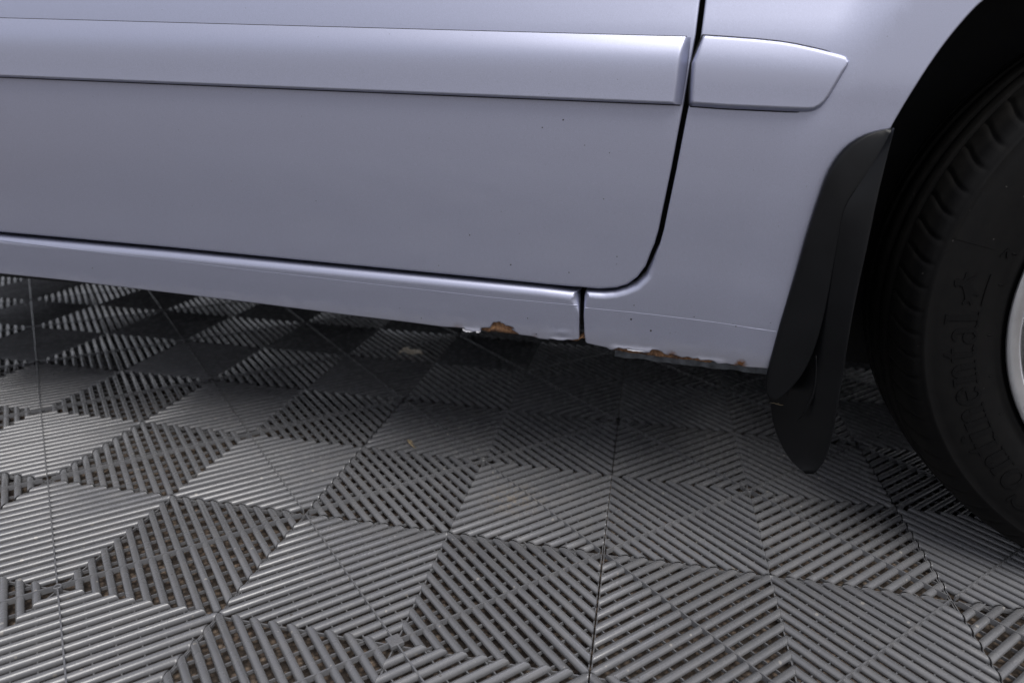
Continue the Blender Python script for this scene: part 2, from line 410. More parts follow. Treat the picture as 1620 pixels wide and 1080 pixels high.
def nearest(P, poly):
    """distance and unit vector from the nearest outline point, for many points"""
    A = poly; B = np.roll(poly, -1, 0); D = B - A; LL = (D * D).sum(1) + 1e-18
    dist = np.empty(len(P)); vec = np.empty((len(P), 2))
    for s in range(0, len(P), 2000):
        p = P[s:s + 2000]
        t = np.clip(((p[:, None, :] - A) * D).sum(2) / LL, 0, 1)
        v = p[:, None, :] - (A + t[..., None] * D)
        d2 = (v * v).sum(2); k = d2.argmin(1); r = np.arange(len(p))
        dist[s:s + 2000] = np.sqrt(d2[r, k]); vec[s:s + 2000] = v[r, k]
    return dist, vec / np.maximum(dist, 1e-12)[:, None]

def inside(P, poly):
    x, y = P[:, 0], P[:, 1]; c = np.zeros(len(P), bool)
    A = poly; B = np.roll(poly, -1, 0)
    for (x0, y0), (x1, y1) in zip(A, B):
        if y0 == y1: continue
        m = ((y0 > y) != (y1 > y)) & (x < (x1 - x0) * (y - y0) / (y1 - y0) + x0)
        c ^= m
    return c

def panel(name, outline, fy, parent, mat, step=0.012, ostep=0.005, rings=(0.0002, 0.0006, 0.0012, 0.002, 0.0035, 0.006, 0.010), flange=0.014, extra=None):
    """sheet-metal panel: outline in (x,z), fy(x,z,dist) -> y, turned-in flange round the rim"""
    O = resample(outline, ostep)
    area = 0.5 * np.sum(O[:, 0] * np.roll(O[:, 1], -1) - np.roll(O[:, 0], -1) * O[:, 1])
    if area < 0: O = O[::-1].copy()
    nx = np.roll(O, -1, 0) - np.roll(O, 1, 0)
    inn = np.c_[-nx[:, 1], nx[:, 0]]; inn /= np.linalg.norm(inn, axis=1)[:, None]
    cand = []
    for r in rings:
        p = O + inn * r; d, _ = nearest(p, O); ok = inside(p, O) & (d > 0.85 * r); cand.append(p[ok])
    lo = O.min(0); hi = O.max(0)
    gx = np.arange(lo[0], hi[0], step); gz = np.arange(lo[1], hi[1], step)
    g = np.array(np.meshgrid(gx, gz)).reshape(2, -1).T
    d, _ = nearest(g, O); cand.append(g[inside(g, O) & (d > rings[-1] * 1.4)])
    if extra is not None:
        e = np.array(extra); d, _ = nearest(e, O); cand.append(e[inside(e, O) & (d > 0.0004)])
    pts = np.vstack([O] + cand)
    n = len(O)
    vs, _, fs, *_ = delaunay_2d_cdt([Vector(p) for p in pts], [(i, (i + 1) % n) for i in range(n)], [], 1, 1e-6)
    V = np.array([(v.x, v.y) for v in vs]); F = [tuple(f) for f in fs]
    d, grad = nearest(V, O)
    onb = d < 5e-6
    idx = ((V[onb][:, None, :] - O[None]) ** 2).sum(2).argmin(1) if onb.any() else []
    grad[onb] = inn[idx]
    d[onb] = 0
    y = fy(V[:, 0], V[:, 1], d)
    e = 2e-4
    yx = (fy(V[:, 0] + e, V[:, 1], d) - fy(V[:, 0] - e, V[:, 1], d)) / (2 * e)
    yz = (fy(V[:, 0], V[:, 1] + e, d) - fy(V[:, 0], V[:, 1] - e, d)) / (2 * e)
    yd = (fy(V[:, 0], V[:, 1], d + e) - fy(V[:, 0], V[:, 1], np.maximum(d - e, 0))) / (d + e - np.maximum(d - e, 0))
    N = np.c_[yx + yd * grad[:, 0], -np.ones(len(V)), yz + yd * grad[:, 1]]
    N /= np.linalg.norm(N, axis=1)[:, None]
    verts = [(V[i, 0], y[i], V[i, 1]) for i in range(len(V))]
    norms = [tuple(q) for q in N]
    faces = []
    for f in F:
        a, b, c = (Vector(verts[k]) for k in f[:3])
        if (b - a).cross(c - a).y > 0: f = f[::-1]
        faces.append(f)
    yo = fy(O[:, 0], O[:, 1], np.zeros(n))
    k = len(verts)
    for i in range(n): verts.append((O[i, 0], yo[i], O[i, 1])); norms.append((-inn[i, 0], 0, -inn[i, 1]))
    for i in range(n): verts.append((O[i, 0] + inn[i, 0] * 0.0005, yo[i] + flange, O[i, 1] + inn[i, 1] * 0.0005)); norms.append((-inn[i, 0], 0, -inn[i, 1]))
    for i in range(n):
        j = (i + 1) % n
        faces.append((k + i, k + n + i, k + n + j, k + j))
    return link(name, mesh_data(name, verts, faces, mat, True, norms), parent)

# ================================================================== GROUND AND TILE FLOOR
gmb = MB()
gmb.grid([[(-60, -60, -0.0175), (60, -60, -0.0175)], [(-60, 60, -0.0175), (60, 60, -0.0175)]])
tag(gmb.link("ground", GROUND), kind="structure")

TS = 0.400; HALF = TS / 2; DIAG = HALF * math.sqrt(2)
NR = 17; PITCH = DIAG / 18.7; RW = 0.0092; RH = 0.0046
PROF = []
for a in np.linspace(math.pi, 0, 5):
    PROF.append((math.cos(a) * RW / 2, -RH + RH * math.sin(a)))
PROF = [(-0.0015, -0.0092), (-0.0036, -0.0072)] + PROF + [(0.0036, -0.0072), (0.0015, -0.0092)]

def rib_mesh(sx, sy, k):
    """one round-topped rib of a tile quadrant, mitred on the tile's centre lines, cut square to the rim"""
    t = DIAG / 2 + (k - (NR - 1) / 2) * PITCH
    inner = k < (NR - 1) / 2
    m = 0.00012; g = 0.0007
    rows = [[], [], [], []]
    for o, z in PROF:
        c = (t + o) * math.sqrt(2)
        if c <= HALF: a = np.array([m, c - m]); b = np.array([c - m, m])
        else: a = np.array([c - HALF + g, HALF - g]); b = np.array([HALF - g, c - HALF + g])
        d = b - a; L = np.linalg.norm(d); u = d / L
        ins = min(0.0022, L * 0.3)
        drop = 0.0009 if (z > -0.0070 and not inner) else 0
        for r, (s_, dz) in enumerate(((0, drop), (ins, 0), (L - ins, 0), (L, drop))):
            p = a + u * s_
            rows[r].append((p[0] * sx, p[1] * sy, z - dz))
    mb = MB(); mb.grid(rows if not inner else [rows[0], rows[3]])
    n = len(PROF)
    if not inner:
        mb.f.append(tuple(range(n))); mb.f.append(tuple(range(3 * n, 4 * n))[::-1])
    if sx * sy < 0: mb.f = [f[::-1] for f in mb.f]
    return mb

RIBS = []
for sx, sy in ((1, 1), (-1, 1), (-1, -1), (1, -1)):
    for k in range(NR):
        RIBS.append(rib_mesh(sx, sy, k))
RIB_ME = [mesh_data("rib", r.v, r.f, TILE, True) for r in RIBS]

def joined_ribs(idx):
    mb = MB()
    for i in idx: mb.add(RIBS[i].v, RIBS[i].f)
    return mesh_data("ribs", mb.v, mb.f, TILE, True)

lat = MB()
for sx, sy in ((1, 1), (-1, 1), (-1, -1), (1, -1)):
    S = np.array([sx, sy])
    # spine on the diagonal
    lat.bar(np.array([.003, .003]) * S, np.array([HALF - .004] * 2) * S, 0.0016, -0.0065, 0.0003)
    # cross bars parallel to the spine, below the rib crowns
    w = 0.0222
    for j in range(-6, 7):
        if j == 0: continue
        off = j * w / math.sqrt(2)
        a = np.array([max(0.001, off + 0.001), max(0.001, -off + 0.001)]); L = HALF - 0.001 - max(a)
        a = np.array([max(off, 0) - min(off, 0) * 0, 0.0]) if False else a
        p0 = np.array([max(2 * off, 0.0), max(-2 * off, 0.0)]) + 0.001
        ln = HALF - 0.001 - max(p0)
        if ln > 0.01: lat.bar(p0 * S, (p0 + ln) * S, 0.0014, -0.0095, -0.0058)
    # thin webs along the centre lines and the rim
    lat.bar(np.array([HALF - 0.0013, 0.0]) * S, np.array([HALF - 0.0013, HALF - 0.0004]) * S, 0.0011, -0.0095, -0.0056)
    lat.bar(np.array([0.0, HALF - 0.0013]) * S, np.array([HALF - 0.0022, HALF - 0.0013]) * S, 0.0011, -0.0095, -0.0056)
for s in (1, -1):
    lat.bar((0.006 * s, 0.0), ((HALF - 0.001) * s, 0.0), 0.0016, -0.0095, -0.0062)
    lat.bar((0.0, 0.006 * s), (0.0, (HALF - 0.001) * s), 0.0016, -0.0095, -0.0059)
# small ring boss in the middle
rows_ = []
for a in np.linspace(0, 2 * math.pi, 15)[:-1]:
    rows_.append([(math.cos(a) * r, math.sin(a) * r, z) for r, z in ((0.0022, -0.006), (0.0024, -0.0012), (0.0040, -0.0008), (0.0048, -0.0014), (0.0050, -0.009))])
rows_.append(rows_[0]); lat.grid(rows_)
LAT_ME = mesh_data("floor_tile", lat.v, lat.f, TILE, False)

ROT = math.radians(1.2435)
T0 = np.array([-0.23678, 0.94625])
E1 = np.array([math.cos(ROT), math.sin(ROT)]); E2 = np.array([-math.sin(ROT), math.cos(ROT)])
floor_root = bpy.data.objects.new("tile_floor", None)
floor_root.empty_display_size = 0.1
col.objects.link(floor_root)
tag(floor_root, kind="structure")

CR = np.array(CAM_ROT); CP = np.array([0, 0, 0.5202])
def screen(p):
    q = CR.T @ (np.array(p) - CP)
    if q[2] > -0.05: return None
    return 810 + 1101.4 * q[0] / -q[2], 540 - 1101.4 * q[1] / -q[2]

tiles = []
for i in range(-5, 5):
    for j in range(-6, 4):
        c = T0 + E1 * TS * i + E2 * TS * j + rng.normal(0, 0.0003, 2)
        tiles.append((c, ROT + rng.normal(0, 0.0006)))
# the ribs that show largest are parts of their own
cands = []
for ti, (c, rz) in enumerate(tiles):
    for ri, r in enumerate(RIBS):
        v = np.array(r.v); xy = v[:, :2]; ca, sa = math.cos(rz), math.sin(rz)
        w = [(c[0] + ca * q[0] - sa * q[1], c[1] + sa * q[0] + ca * q[1], 0) for q in (xy[2], xy[6], xy[-7], xy[-3])]
        s = [screen(q) for q in w]
        if any(q is None for q in s): continue
        mx = sum(q[0] for q in s) / 4; my = sum(q[1] for q in s) / 4
        if not (-5 < mx < 1625 and 560 < my < 1085): continue
        if w[0][1] > 1.05: continue
        (x0, y0), (x1, y1), (x2, y2), (x3, y3) = s
        A = abs((x3 - x0) * (y2 - y1) - (x2 - x1) * (y3 - y0)) / 2
        cands.append((A, ti, ri))
cands.sort(reverse=True)
single = {}
for A, ti, ri in cands[:298]: single.setdefault(ti, set()).add(ri)
ALL_ME = joined_ribs(range(len(RIBS)))
for ti, (c, rz) in enumerate(tiles):
    t = link("floor_tile", LAT_ME, floor_root, (c[0], c[1], 0))
    t.rotation_euler = (0, 0, rz)
    mine = single.get(ti, set())
    for ri in sorted(mine): link("rib", RIB_ME[ri], t)
    rest = [i for i in range(len(RIBS)) if i not in mine]
    if rest:
        o = link("ribs", ALL_ME if len(rest) == len(RIBS) else joined_ribs(rest), t)
        o["kind"] = "stuff"
    if abs(c[0] + 0.2368) < 0.05 and abs(c[1] - 0.546) < 0.05:
        plug = MB(); h = 0.0102
        vs_ = [(math.cos(a) * r, math.sin(a) * r, z) for r, z in ((h, -0.004), (h, 0.0004), (h * 0.95, 0.0009)) for a in (0, math.pi / 2, math.pi, 1.5 * math.pi)]
        plug.add(vs_, [(q * 4 + w_, q * 4 + (w_ + 1) % 4, q * 4 + 4 + (w_ + 1) % 4, q * 4 + 4 + w_) for q in range(2) for w_ in range(4)] + [(8, 9, 10, 11)])
        plug.link("plug", TILE, t)
    if abs(c[0] + 0.2368) < 0.05 and abs(c[1] - 0.946) < 0.05:
        ring = MB()
        rows = []
        for a in np.linspace(0, 2 * math.pi, 17)[:-1]:
            rows.append([(math.cos(a) * r, math.sin(a) * r, z) for r, z in ((0.0028, -0.0006), (0.0029, 0.0010), (0.0042, 0.0014), (0.0052, 0.0006), (0.0053, -0.0008))])
        rows.append(rows[0]); ring.grid(rows)
        ring.link("screw_head", BRASS, t, smooth=True)

# ================================================================== CAR
car = bpy.data.objects.new("car", None)
CAR0 = (-0.45, 1.62, 0.0)
car.location = CAR0
col.objects.link(car)
tag(car, "silver blue car with rusted lower sill, parked on grey ribbed plastic tiles", "car")
OFF = (-CAR0[0], -CAR0[1], -CAR0[2])

def carpart(o):
    o.parent = car; o.location = OFF
    return o

# --- front door
XR = -1.16
door_out = [(0.030, 0.95)] + DOOR_FRONT + DOOR_BOTTOM[1:] + [(XR + 0.03, 0.3453), (XR, 0.365), (XR, 0.975)]
def f_door(x, z, d):
    return side(x, z) + roll(d, 0.0022)
front_door = carpart(panel("front_door", door_out, f_door, None, PAINT, step=0.018))
tag(front_door)

def f_mould(x, z, d, xb=0.0145):
    zp = z + RAKE * x
    zb = 0.5287 - 0.004 * np.clip(-x, 0, 1)
    zt, zc = 0.5936, 0.5737
    up = (zt - zp) / (zt - zc)                                     # 0 at the top edge, 1 at the crease
    ramp_ = 0.0058 + 0.0070 * up
    face = 0.0120 + 0.0014 * (zc - zp) / (zc - zb)
    kk = 0.0016
    out = -kk * np.log(np.exp(-ramp_ / kk) + np.exp(-face / kk))   # softened crease
    low = np.sqrt(np.maximum(0.003 ** 2 - np.clip(0.003 - (zp - zb), 0, 0.003) ** 2, 0)) - 0.003
    out = out + low
    endx = (xb - x) * 1.15 + 0.0005
    k2 = 0.0007
    out = -k2 * np.log(np.exp(-np.clip(out, -.01, .05) / k2) + np.exp(-np.clip(endx, -.01, .05) / k2))
    return side(x, z) - out
mtop = lambda x: 0.5936 - RAKE * x
mbot = lambda x: 0.5287 - 0.004 * np.clip(-x, 0, 1) - RAKE * x
def mould_strip(x0, xend, parent, xb):
    """door moulding: rows along the car, columns from lower to upper edge, lips turned back to the door"""
    low = np.array([0, .0002, .0006, .0012, .0020, .0030, .0042, .007, .014, .022, .030, .036])
    top = np.array([.0275, .0250, .0235, .0222, .0212, .0204, .0196, .0186, .0174, .016, .012, .008, .004, .0012, 0])
    us = np.r_[np.linspace(0, 0.955, 40), np.linspace(0.955, 1.0, 42)[1:]]
    V = []; N = []
    for u in us:
        cols = []
        for q in list(low) + [None] * len(top):
            cols.append(q)
        xs = []; zs = []
        for k in range(len(low) + len(top)):
            zt_ = 0.5287 + low[k] if k < len(low) else 0.5936 - top[k - len(low)]
            xe = xend(zt_)
            x = x0 + (xe - x0) * u
            zz = (mbot(x) + low[k]) if k < len(low) else (mtop(x) - top[k - len(low)])
            xs.append(x); zs.append(zz)
        xs = np.array(xs); zs = np.array(zs); d = np.ones(len(xs)); e = 1.5e-4
        y = f_mould(xs, zs, d, xb)
        yx = (f_mould(xs + e, zs, d, xb) - f_mould(xs - e, zs, d, xb)) / (2 * e)
        yz = (f_mould(xs, zs + e, d, xb) - f_mould(xs, np.maximum(zs - e, mbot(xs)), d, xb)) / (zs + e - np.maximum(zs - e, mbot(xs)))
        n = np.c_[yx, -np.ones(len(xs)), yz]; n /= np.linalg.norm(n, axis=1)[:, None]
        yb = side(xs, zs) + 0.002
        V.append([(xs[0], yb[0], zs[0])] + list(zip(xs, y, zs)) + [(xs[-1], yb[-1], zs[-1])])
        N.append([(0, 0, -1)] + list(map(tuple, n)) + [(0, 0, 1)])
    mb = MB(); mb.grid(V)
    flat = [q for r in N for q in r]
    mb.f = [f for f in mb.f]
    tot = sum(((Vector(mb.v[f[1]]) - Vector(mb.v[f[0]])).cross(Vector(mb.v[f[2]]) - Vector(mb.v[f[0]])).y for f in mb.f))
    if tot > 0: mb.f = [f[::-1] for f in mb.f]
    return link("door_moulding", mesh_data("door_moulding", mb.v, mb.f, PAINT, True, flat), parent)
def mould_shadow_line(x0, x1, parent):  # thin black tubes added as the shadow line along the moulding's upper and lower edges
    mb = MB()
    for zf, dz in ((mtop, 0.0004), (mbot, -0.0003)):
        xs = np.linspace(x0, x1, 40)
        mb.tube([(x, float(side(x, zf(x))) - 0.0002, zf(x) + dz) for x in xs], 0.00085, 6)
    return mb.link("moulding_shadow_line", LINER, parent, smooth=True)
mould_shadow_line(-1.153, 0.0105, front_door)
mould_strip(-1.155, lambda z: 0.0120 + (z - 0.5287) / 0.065 * 0.0043, front_door, 0.0142)

# --- rear door beyond the left edge of the frame
rd = [(XR - 0.006, 0.975), (XR - 0.006, 0.365), (XR - 0.036, 0.3465), (-1.5, 0.3535), (-1.95, 0.3635), (-1.95, 0.99)]
rear_door = carpart(panel("rear_door", rd, f_door, None, PAINT, step=0.03))
mould_strip(-1.94, lambda z: XR - 0.012, rear_door, XR - 0.012)

# --- front fender
def chaikin(P, n=2):
    P = np.array(P)
    for _ in range(n):
        Q = [P[0]]
        for a, b in zip(P[:-1], P[1:]): Q += [0.75 * a + 0.25 * b, 0.25 * a + 0.75 * b]
        P = np.array(Q + [P[-1]])
    return [tuple(p) for p in P]
WC = np.array([0.601, 0.336])            # wheel centre (x, z)
arch_more = []
p_end = np.array(ARCH[-1]); a0 = math.atan2(p_end[1] - WC[1], p_end[0] - WC[0]); r0 = np.hypot(*(p_end - WC))
for a in np.linspace(a0, math.radians(-12), 26)[1:]:
    arch_more.append((WC[0] + math.cos(a) * r0, WC[1] + math.sin(a) * r0))
arch_all = chaikin(chaikin(ARCH[::2] + ARCH[-1:], 1) + arch_more, 2)
ARC = np.array(arch_all)
fender_out = [(0.035, 0.95)] + FENDER_GAP + FENDER_REAR + FENDER_BOTTOM + arch_all + [(1.10, 0.25), (1.15, 0.95)]
def dist_arc(x, z):
    P = np.c_[np.ravel(x), np.ravel(z)]
    A = ARC[:-1]; B = ARC[1:]; D = B - A; LL = (D * D).sum(1)
    t = np.clip(((P[:, None, :] - A) * D).sum(2) / LL, 0, 1)
    v = P[:, None, :] - (A + t[..., None] * D)
    return np.sqrt((v * v).sum(2).min(1))
def lifted(x, z, x0, x1, z0, h, amp):
    """edge of the sheet curled outwards by the rust under it"""
    w = smooth01((x - x0) / 0.012) * smooth01((x1 - x) / 0.012)
    return amp * w * smooth01((z0 + h - z) / h) ** 1.5
def f_fender(x, z, d):
    y = side(x, z)
    da = dist_arc(x, z)
    w = 1 - smooth01((da - 0.050) / 0.055)
    hi_ = smooth01((z + RAKE * x - 0.52) / 0.07)
    y = y * (1 - w * hi_) + 0.7888 * w * hi_ - 0.0035 * w
    r = 0.0016 + 0.0085 * (1 - smooth01((z - 0.338) / 0.05)) * smooth01((z - 0.285) / 0.03)
    y = y + roll(d, r) * np.where(x < 0.16, 1, 1)
    y = y - lifted(x, z, -0.050, 0.016, 0.2475, 0.008, 0.0016)
    y = y - lifted(x, z, 0.050, 0.095, 0.2425, 0.007, 0.0010)
    return y
front_fender = carpart(panel("front_fender", fender_out, f_fender, None, PAINT, step=0.011, ostep=0.004))
def f_fm(x, z, d):
    zp = z + RAKE * x
    edge = 0.0100 * np.sqrt(np.maximum(1 - np.clip(1 - d / 0.0045, 0, 1) ** 2, 0)) + 0.02 * np.clip(0.573 - zp, 0, 0.05)
    slope = 0.0062 + (0.597 - zp - 0.035 * np.clip(x, 0, 0.2)) * 0.17
    kk = 0.0007
    out = -kk * np.log(np.exp(-np.clip(edge, -.01, .05) / kk) + np.exp(-np.clip(slope, -.01, .05) / kk)) + kk * 0.25
    return side(x, z) - np.maximum(out, -0.0006)
panel("fender_moulding", FMOULD, f_fm, front_fender, PAINT, step=0.004, ostep=0.003, rings=(0.0003, 0.0008, 0.0015, 0.0024, 0.0036, 0.005, 0.0066, 0.0085), flange=0.004)

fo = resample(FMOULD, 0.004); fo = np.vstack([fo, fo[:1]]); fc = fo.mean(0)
mb = MB()  # black tube round the fender moulding, stands in for the shade in its gap
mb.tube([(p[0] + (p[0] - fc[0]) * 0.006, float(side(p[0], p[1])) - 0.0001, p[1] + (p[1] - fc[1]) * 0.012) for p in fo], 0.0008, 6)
mb.link("moulding_shadow_line", LINER, front_fender, smooth=True)

# --- sill
sill_out = SILL_TOP + [(-1.95, 0.3586)] + [(-1.95, 0.300)] + SILL_BOTTOM + SILL_END
def f_sill(x, z, d):
    zp = z + RAKE * x
    r = 0.0018 + 0.0105 * smooth01((zp - 0.288) / 0.018)
    y = side(x, z) - 0.001 + roll(d, r)
    y = y - lifted(x, z, -0.240, -0.200, 0.2535, 0.008, 0.0018) - lifted(x, z, -0.125, -0.086, 0.2525, 0.006, 0.0012)
    # slightly buckled metal near the end of the sill
    y = y - 0.0007 * np.exp(-(((x + 0.105) / 0.010) ** 2 + ((z - 0.263) / 0.004) ** 2)) + 0.0005 * np.exp(-(((x + 0.118) / 0.006) ** 2 + ((z - 0.266) / 0.004) ** 2))
    return y
sill = carpart(panel("sill_panel", sill_out, f_sill, None, PAINT, step=0.010, ostep=0.005, rings=(0.0002, 0.0006, 0.0012, 0.002, 0.0035, 0.0055, 0.008, 0.0105, 0.013)))

# raised bead of the stone-guard coating along sill and fender
def bead(pts, fy, parent):
    mb = MB()
    P = np.array(pts); x = np.concatenate([np.linspace(P[i, 0], P[i + 1, 0], 14)[:-1] for i in range(len(P) - 1)] + [[P[-1, 0]]])
    o = P[:, 0].argsort(); z = np.interp(x, P[o, 0], P[o, 1])
    z = z + 0.0001 * np.sin(x * 40) + rng.normal(0, 0.00003, len(x))
    y = fy(x, z, np.full(len(x), 1.0))
    rows = []
    for a, b, c in zip(x, y, z):
        rows.append([(a, b + 0.0003, c - 0.0009), (a, b - 0.00010, c - 0.0004), (a, b - 0.00018, c + 0.0001), (a, b + 0.0003, c + 0.0007)])
    mb.grid(rows)
    return mb.link("coating_edge", PAINT, parent, smooth=True)
bead(LINE, f_sill, sill)
bead(LINE2, f_fender, front_fender)

# --- rusted inner metal showing under the torn edges
def rust_strip(x0, x1, ztop, zbot, back, parent, seed, name="rusted_inner_lip"):
    r = np.random.default_rng(seed)
    xs = np.arange(x0, x1, 0.0018)
    rows = []
    n1 = np.convolve(r.normal(0, 1, len(xs) + 8), np.ones(5) / 5, 'same')[:len(xs)]
    for i, x in enumerate(xs):
        row = []
        e = smooth01((x - x0) / 0.012) * smooth01((x1 - x) / 0.012)
        zb = zbot(x) + n1[i] * 0.0011; zt = ztop
        zb = zb + (1 - e) * 0.008
        for k in range(7):
            z = zt + (zb - zt) * k / 6
            row.append((x, side(x, z) + back + r.normal(0, 0.0005) - (0.0012 if k == 6 else 0), z))
        row.append((x, side(x, zb) + back + 0.012, zb + 0.002))
        rows.append(row)
    mb = MB(); mb.grid(rows)
    return mb.link(name, RUST, parent, smooth=True)
rust_strip(-0.222, -0.150, 0.282, lambda x: 0.2545 - 0.02 * (x + 0.2), 0.0042, sill, 3)
rust_strip(-0.118, -0.076, 0.2560, lambda x: 0.2522, 0.0040, sill, 4)
rust_strip(-0.052, 0.084, 0.262, lambda x: 0.2430 - 0.045 * (x + 0.03), 0.0052, front_fender, 5)
rust_strip(0.080, 0.120, 0.250, lambda x: 0.2395, 0.0024, front_fender, 6)
# lifted flakes of paint
for (x0, z0, w_, h_, par) in ((-0.2235, 0.2560, 0.015, 0.0045, sill), (-0.211, 0.2570, 0.007, 0.005, sill), (-0.013, 0.2475, 0.024, 0.0014, front_fender)):
    r = np.random.default_rng(int(abs(x0) * 1e4))
    rows = []
    for i in range(9):
        x = x0 + w_ * (i / 8 - 0.5)
        e = math.sin(math.pi * (i + 0.6) / 9.2)
        rows.append([(x + r.normal(0, 0.0003), float(side(x, z0)) - 0.0005 - 0.0022 * k / 3 * e, z0 + 0.001 - h_ * (k / 3) * (0.55 + 0.45 * e) * r.uniform(0.75, 1.15)) for k in range(4)])
    mb = MB(); mb.grid(rows)
    mb.link("paint_flake", BARE, par, smooth=True)

# --- pinch weld and underbody
mb = MB()
rows = []
xs = np.linspace(-0.040, 0.150, 60); nz = np.convolve(rng.normal(0, 1, 70), np.ones(5) / 5, 'same')
for i, x in enumerate(xs):
    zb = 0.2300 - 0.03 * x + 0.0016 * nz[i]
    rows.append([(x, 0.828, 0.262), (x, 0.826 + 0.001 * nz[i + 5], 0.245), (x, 0.826, zb + 0.001), (x, 0.828, zb), (x, 0.838, zb + 0.001), (x, 0.840, 0.26)])
mb.grid(rows)
carpart(mb.link("pinch_weld", PINCH, None, smooth=True))
mb = MB()
mb.box(-1.94, 0.150, 0.832, 2.44, 0.268, 0.30)
mb.box(-1.94, 0.10, 1.05, 1.20, 0.20, 0.267)
mb.box(-1.94, 0.10, 2.05, 2.20, 0.20, 0.267)
carpart(mb.link("underbody", BLACK))
mb = MB()
mb.box(-1.93, 0.150, 0.866, 2.40, 0.302, 0.93)
mb.box(0.152, 1.13, 1.12, 2.40, 0.22, 0.93)
mb.box(0.20, 1.10, 1.20, 2.30, 0.13, 0.219)
mb.box(0.152, 1.13, 0.872, 1.118, 0.785, 0.93)
carpart(mb.link("body_shell", BLACK))

# --- wheel arch liner
mb = MB()
rows = []
for a in np.linspace(math.radians(196), math.radians(-16), 60):
    rr = 0.462 + 0.002 * math.sin(a * 23)
    cx, cz = WC[0] + math.cos(a) * rr, WC[1] + math.sin(a) * rr
    cx = max(cx, 0.165)
    rows.append([(cx, 0.806, cz), (cx + 0.002 * math.cos(a), 0.818, cz), (cx, 0.90, cz), (cx, 1.02, cz), (WC[0] + math.cos(a) * (rr - 0.02), 1.10, WC[1] + math.sin(a) * (rr - 0.02)), (WC[0] + math.cos(a) * 0.15, 1.112, WC[1] + math.sin(a) * 0.15)])
mb.grid(rows)
carpart(mb.link("wheel_arch_liner", LINER, None, smooth=True))
# --- mud flap
def lerp_path(P, n):
    P = np.array(P); s = np.r_[0, np.cumsum(np.linalg.norm(np.diff(P, axis=0), axis=1))]
    t = np.linspace(0, s[-1], n)
    # smooth the measured polyline a little
    Q = np.c_[[np.interp(t, s, P[:, k]) for k in range(3)]].T
    for _ in range(3):
        Q[1:-1] = 0.25 * Q[:-2] + 0.5 * Q[1:-1] + 0.25 * Q[2:]
    return Q
def loft(A, B, nb, bulge, thick, name, parent, mat, rim):
    """two-sided moulded sheet between edge curves A and B, rounded rims"""
    n = len(A); front = []; 
    us = np.r_[0, 0.03, 0.08, np.linspace(0.15, 0.85, nb), 0.92, 0.97, 1]
    for i in range(n):
        row = []
        t = i / (n - 1)
        for u in us:
            p = A[i] * (1 - u) + B[i] * u
            p = p + np.array([0, -bulge(t) * 4 * u * (1 - u), 0])
            row.append(p)
        front.append(row)
    mb = MB()
    fr = [[(p[0], p[1], p[2]) for p in r] for r in front]
    edge = []
    m = len(us)
    full = []
    for i, r in enumerate(front):
        t = i / (n - 1)
        ru = min(1, 6 * t, 6 * (1 - t) + 0.15)
        f_ = [(p[0], p[1] + ((rim[0] if k < m / 2 else rim[1]) * (1 - math.sin(min(1, min(k, m - 1 - k) / 2) * math.pi / 2))), p[2]) for k, p in enumerate(r)]
        b_ = [(p[0], p[1] + thick, p[2]) for p in r][::-1]
        full.append(f_ + b_)
    mb.grid(full, closed=True)
    k = len(full[0])
    mb.f.append(tuple(range(k))[::-1]); base = (n - 1) * k; mb.f.append(tuple(base + q for q in range(k)))
    return mb.link(name, mat, parent, smooth=True)
NF = 44
flap_plate = loft(lerp_path(FLAP_L, NF), lerp_path(FLAP_R, NF), 8, lambda t: 0.0025 * math.sin(math.pi * t), 0.005, "mud_flap", None, FLAP, (0.0, 0.0012))
carpart(flap_plate)
loft(lerp_path(FLANGE_L, NF), lerp_path(FLANGE_R, NF), 6, lambda t: 0.0008 * math.sin(math.pi * t), 0.006, "flange", flap_plate, FLAP, (0.0030, 0.0003))
mb = MB()
rp = lerp_path(FLAP_RIB, 16)
rp[:, 1] -= 0.004
mb.tube([tuple(p) for p in rp], [0.0004 + 0.0016 * math.sin(math.pi * (i + 0.5) / 16) for i in range(16)], 8)
mb.link("moulded_rib", FLAP, flap_plate, smooth=True)

# --- front wheel
wheel = bpy.data.objects.new("front_wheel", None)
wheel.parent = car
YW = 0.800                                    # outermost plane of the tyre
wheel.location = (WC[0] + OFF[0], YW + OFF[1], WC[1] + OFF[2])
col.objects.link(wheel)
R_T = 0.3365
prof = [(0.214, 0.022), (0.2225, 0.016), (0.2275, 0.0125), (0.231, 0.0110), (0.2335, 0.0085), (0.2365, 0.0078), (0.239, 0.0088), (0.243, 0.0065), (0.250, 0.0040),
        (0.258, 0.0022), (0.268, 0.0008), (0.280, 0.0), (0.292, 0.0004), (0.300, 0.0014), (0.3065, 0.0028), (0.3085, 0.0022), (0.3105, 0.0024), (0.3125, 0.0046),
        (0.316, 0.0065), (0.3195, 0.0095), (0.3230, 0.0135), (0.3262, 0.0185), (0.3290, 0.0240), (0.3312, 0.0300), (0.3328, 0.0370), (0.3338, 0.0440),
        (0.3340, 0.0455), (0.3275, 0.0465), (0.3275, 0.0535), (0.3345, 0.0545), (0.3355, 0.070), (0.3360, 0.0775), (0.3280, 0.0785), (0.3280, 0.0875), (0.3362, 0.0885), (R_T, 0.104)]
prof = prof + [(r, 0.208 - y) for r, y in prof[-2::-1]]
GROOVE = {}
for i, (r, y) in enumerate(prof):
    yy = min(y, 0.208 - y)
    if 0.0060 <= yy <= 0.0445 and r > 0.3150:
        GROOVE[i] = 0.0020 * min(1.0, (yy - 0.0045) / 0.012 + 0.25)
PN = 76
fr = [(-0.07, 0), (0.0, 1), (0.07, 0), (0.28, 0), (0.52, 0), (0.76, 0)]
rows = []
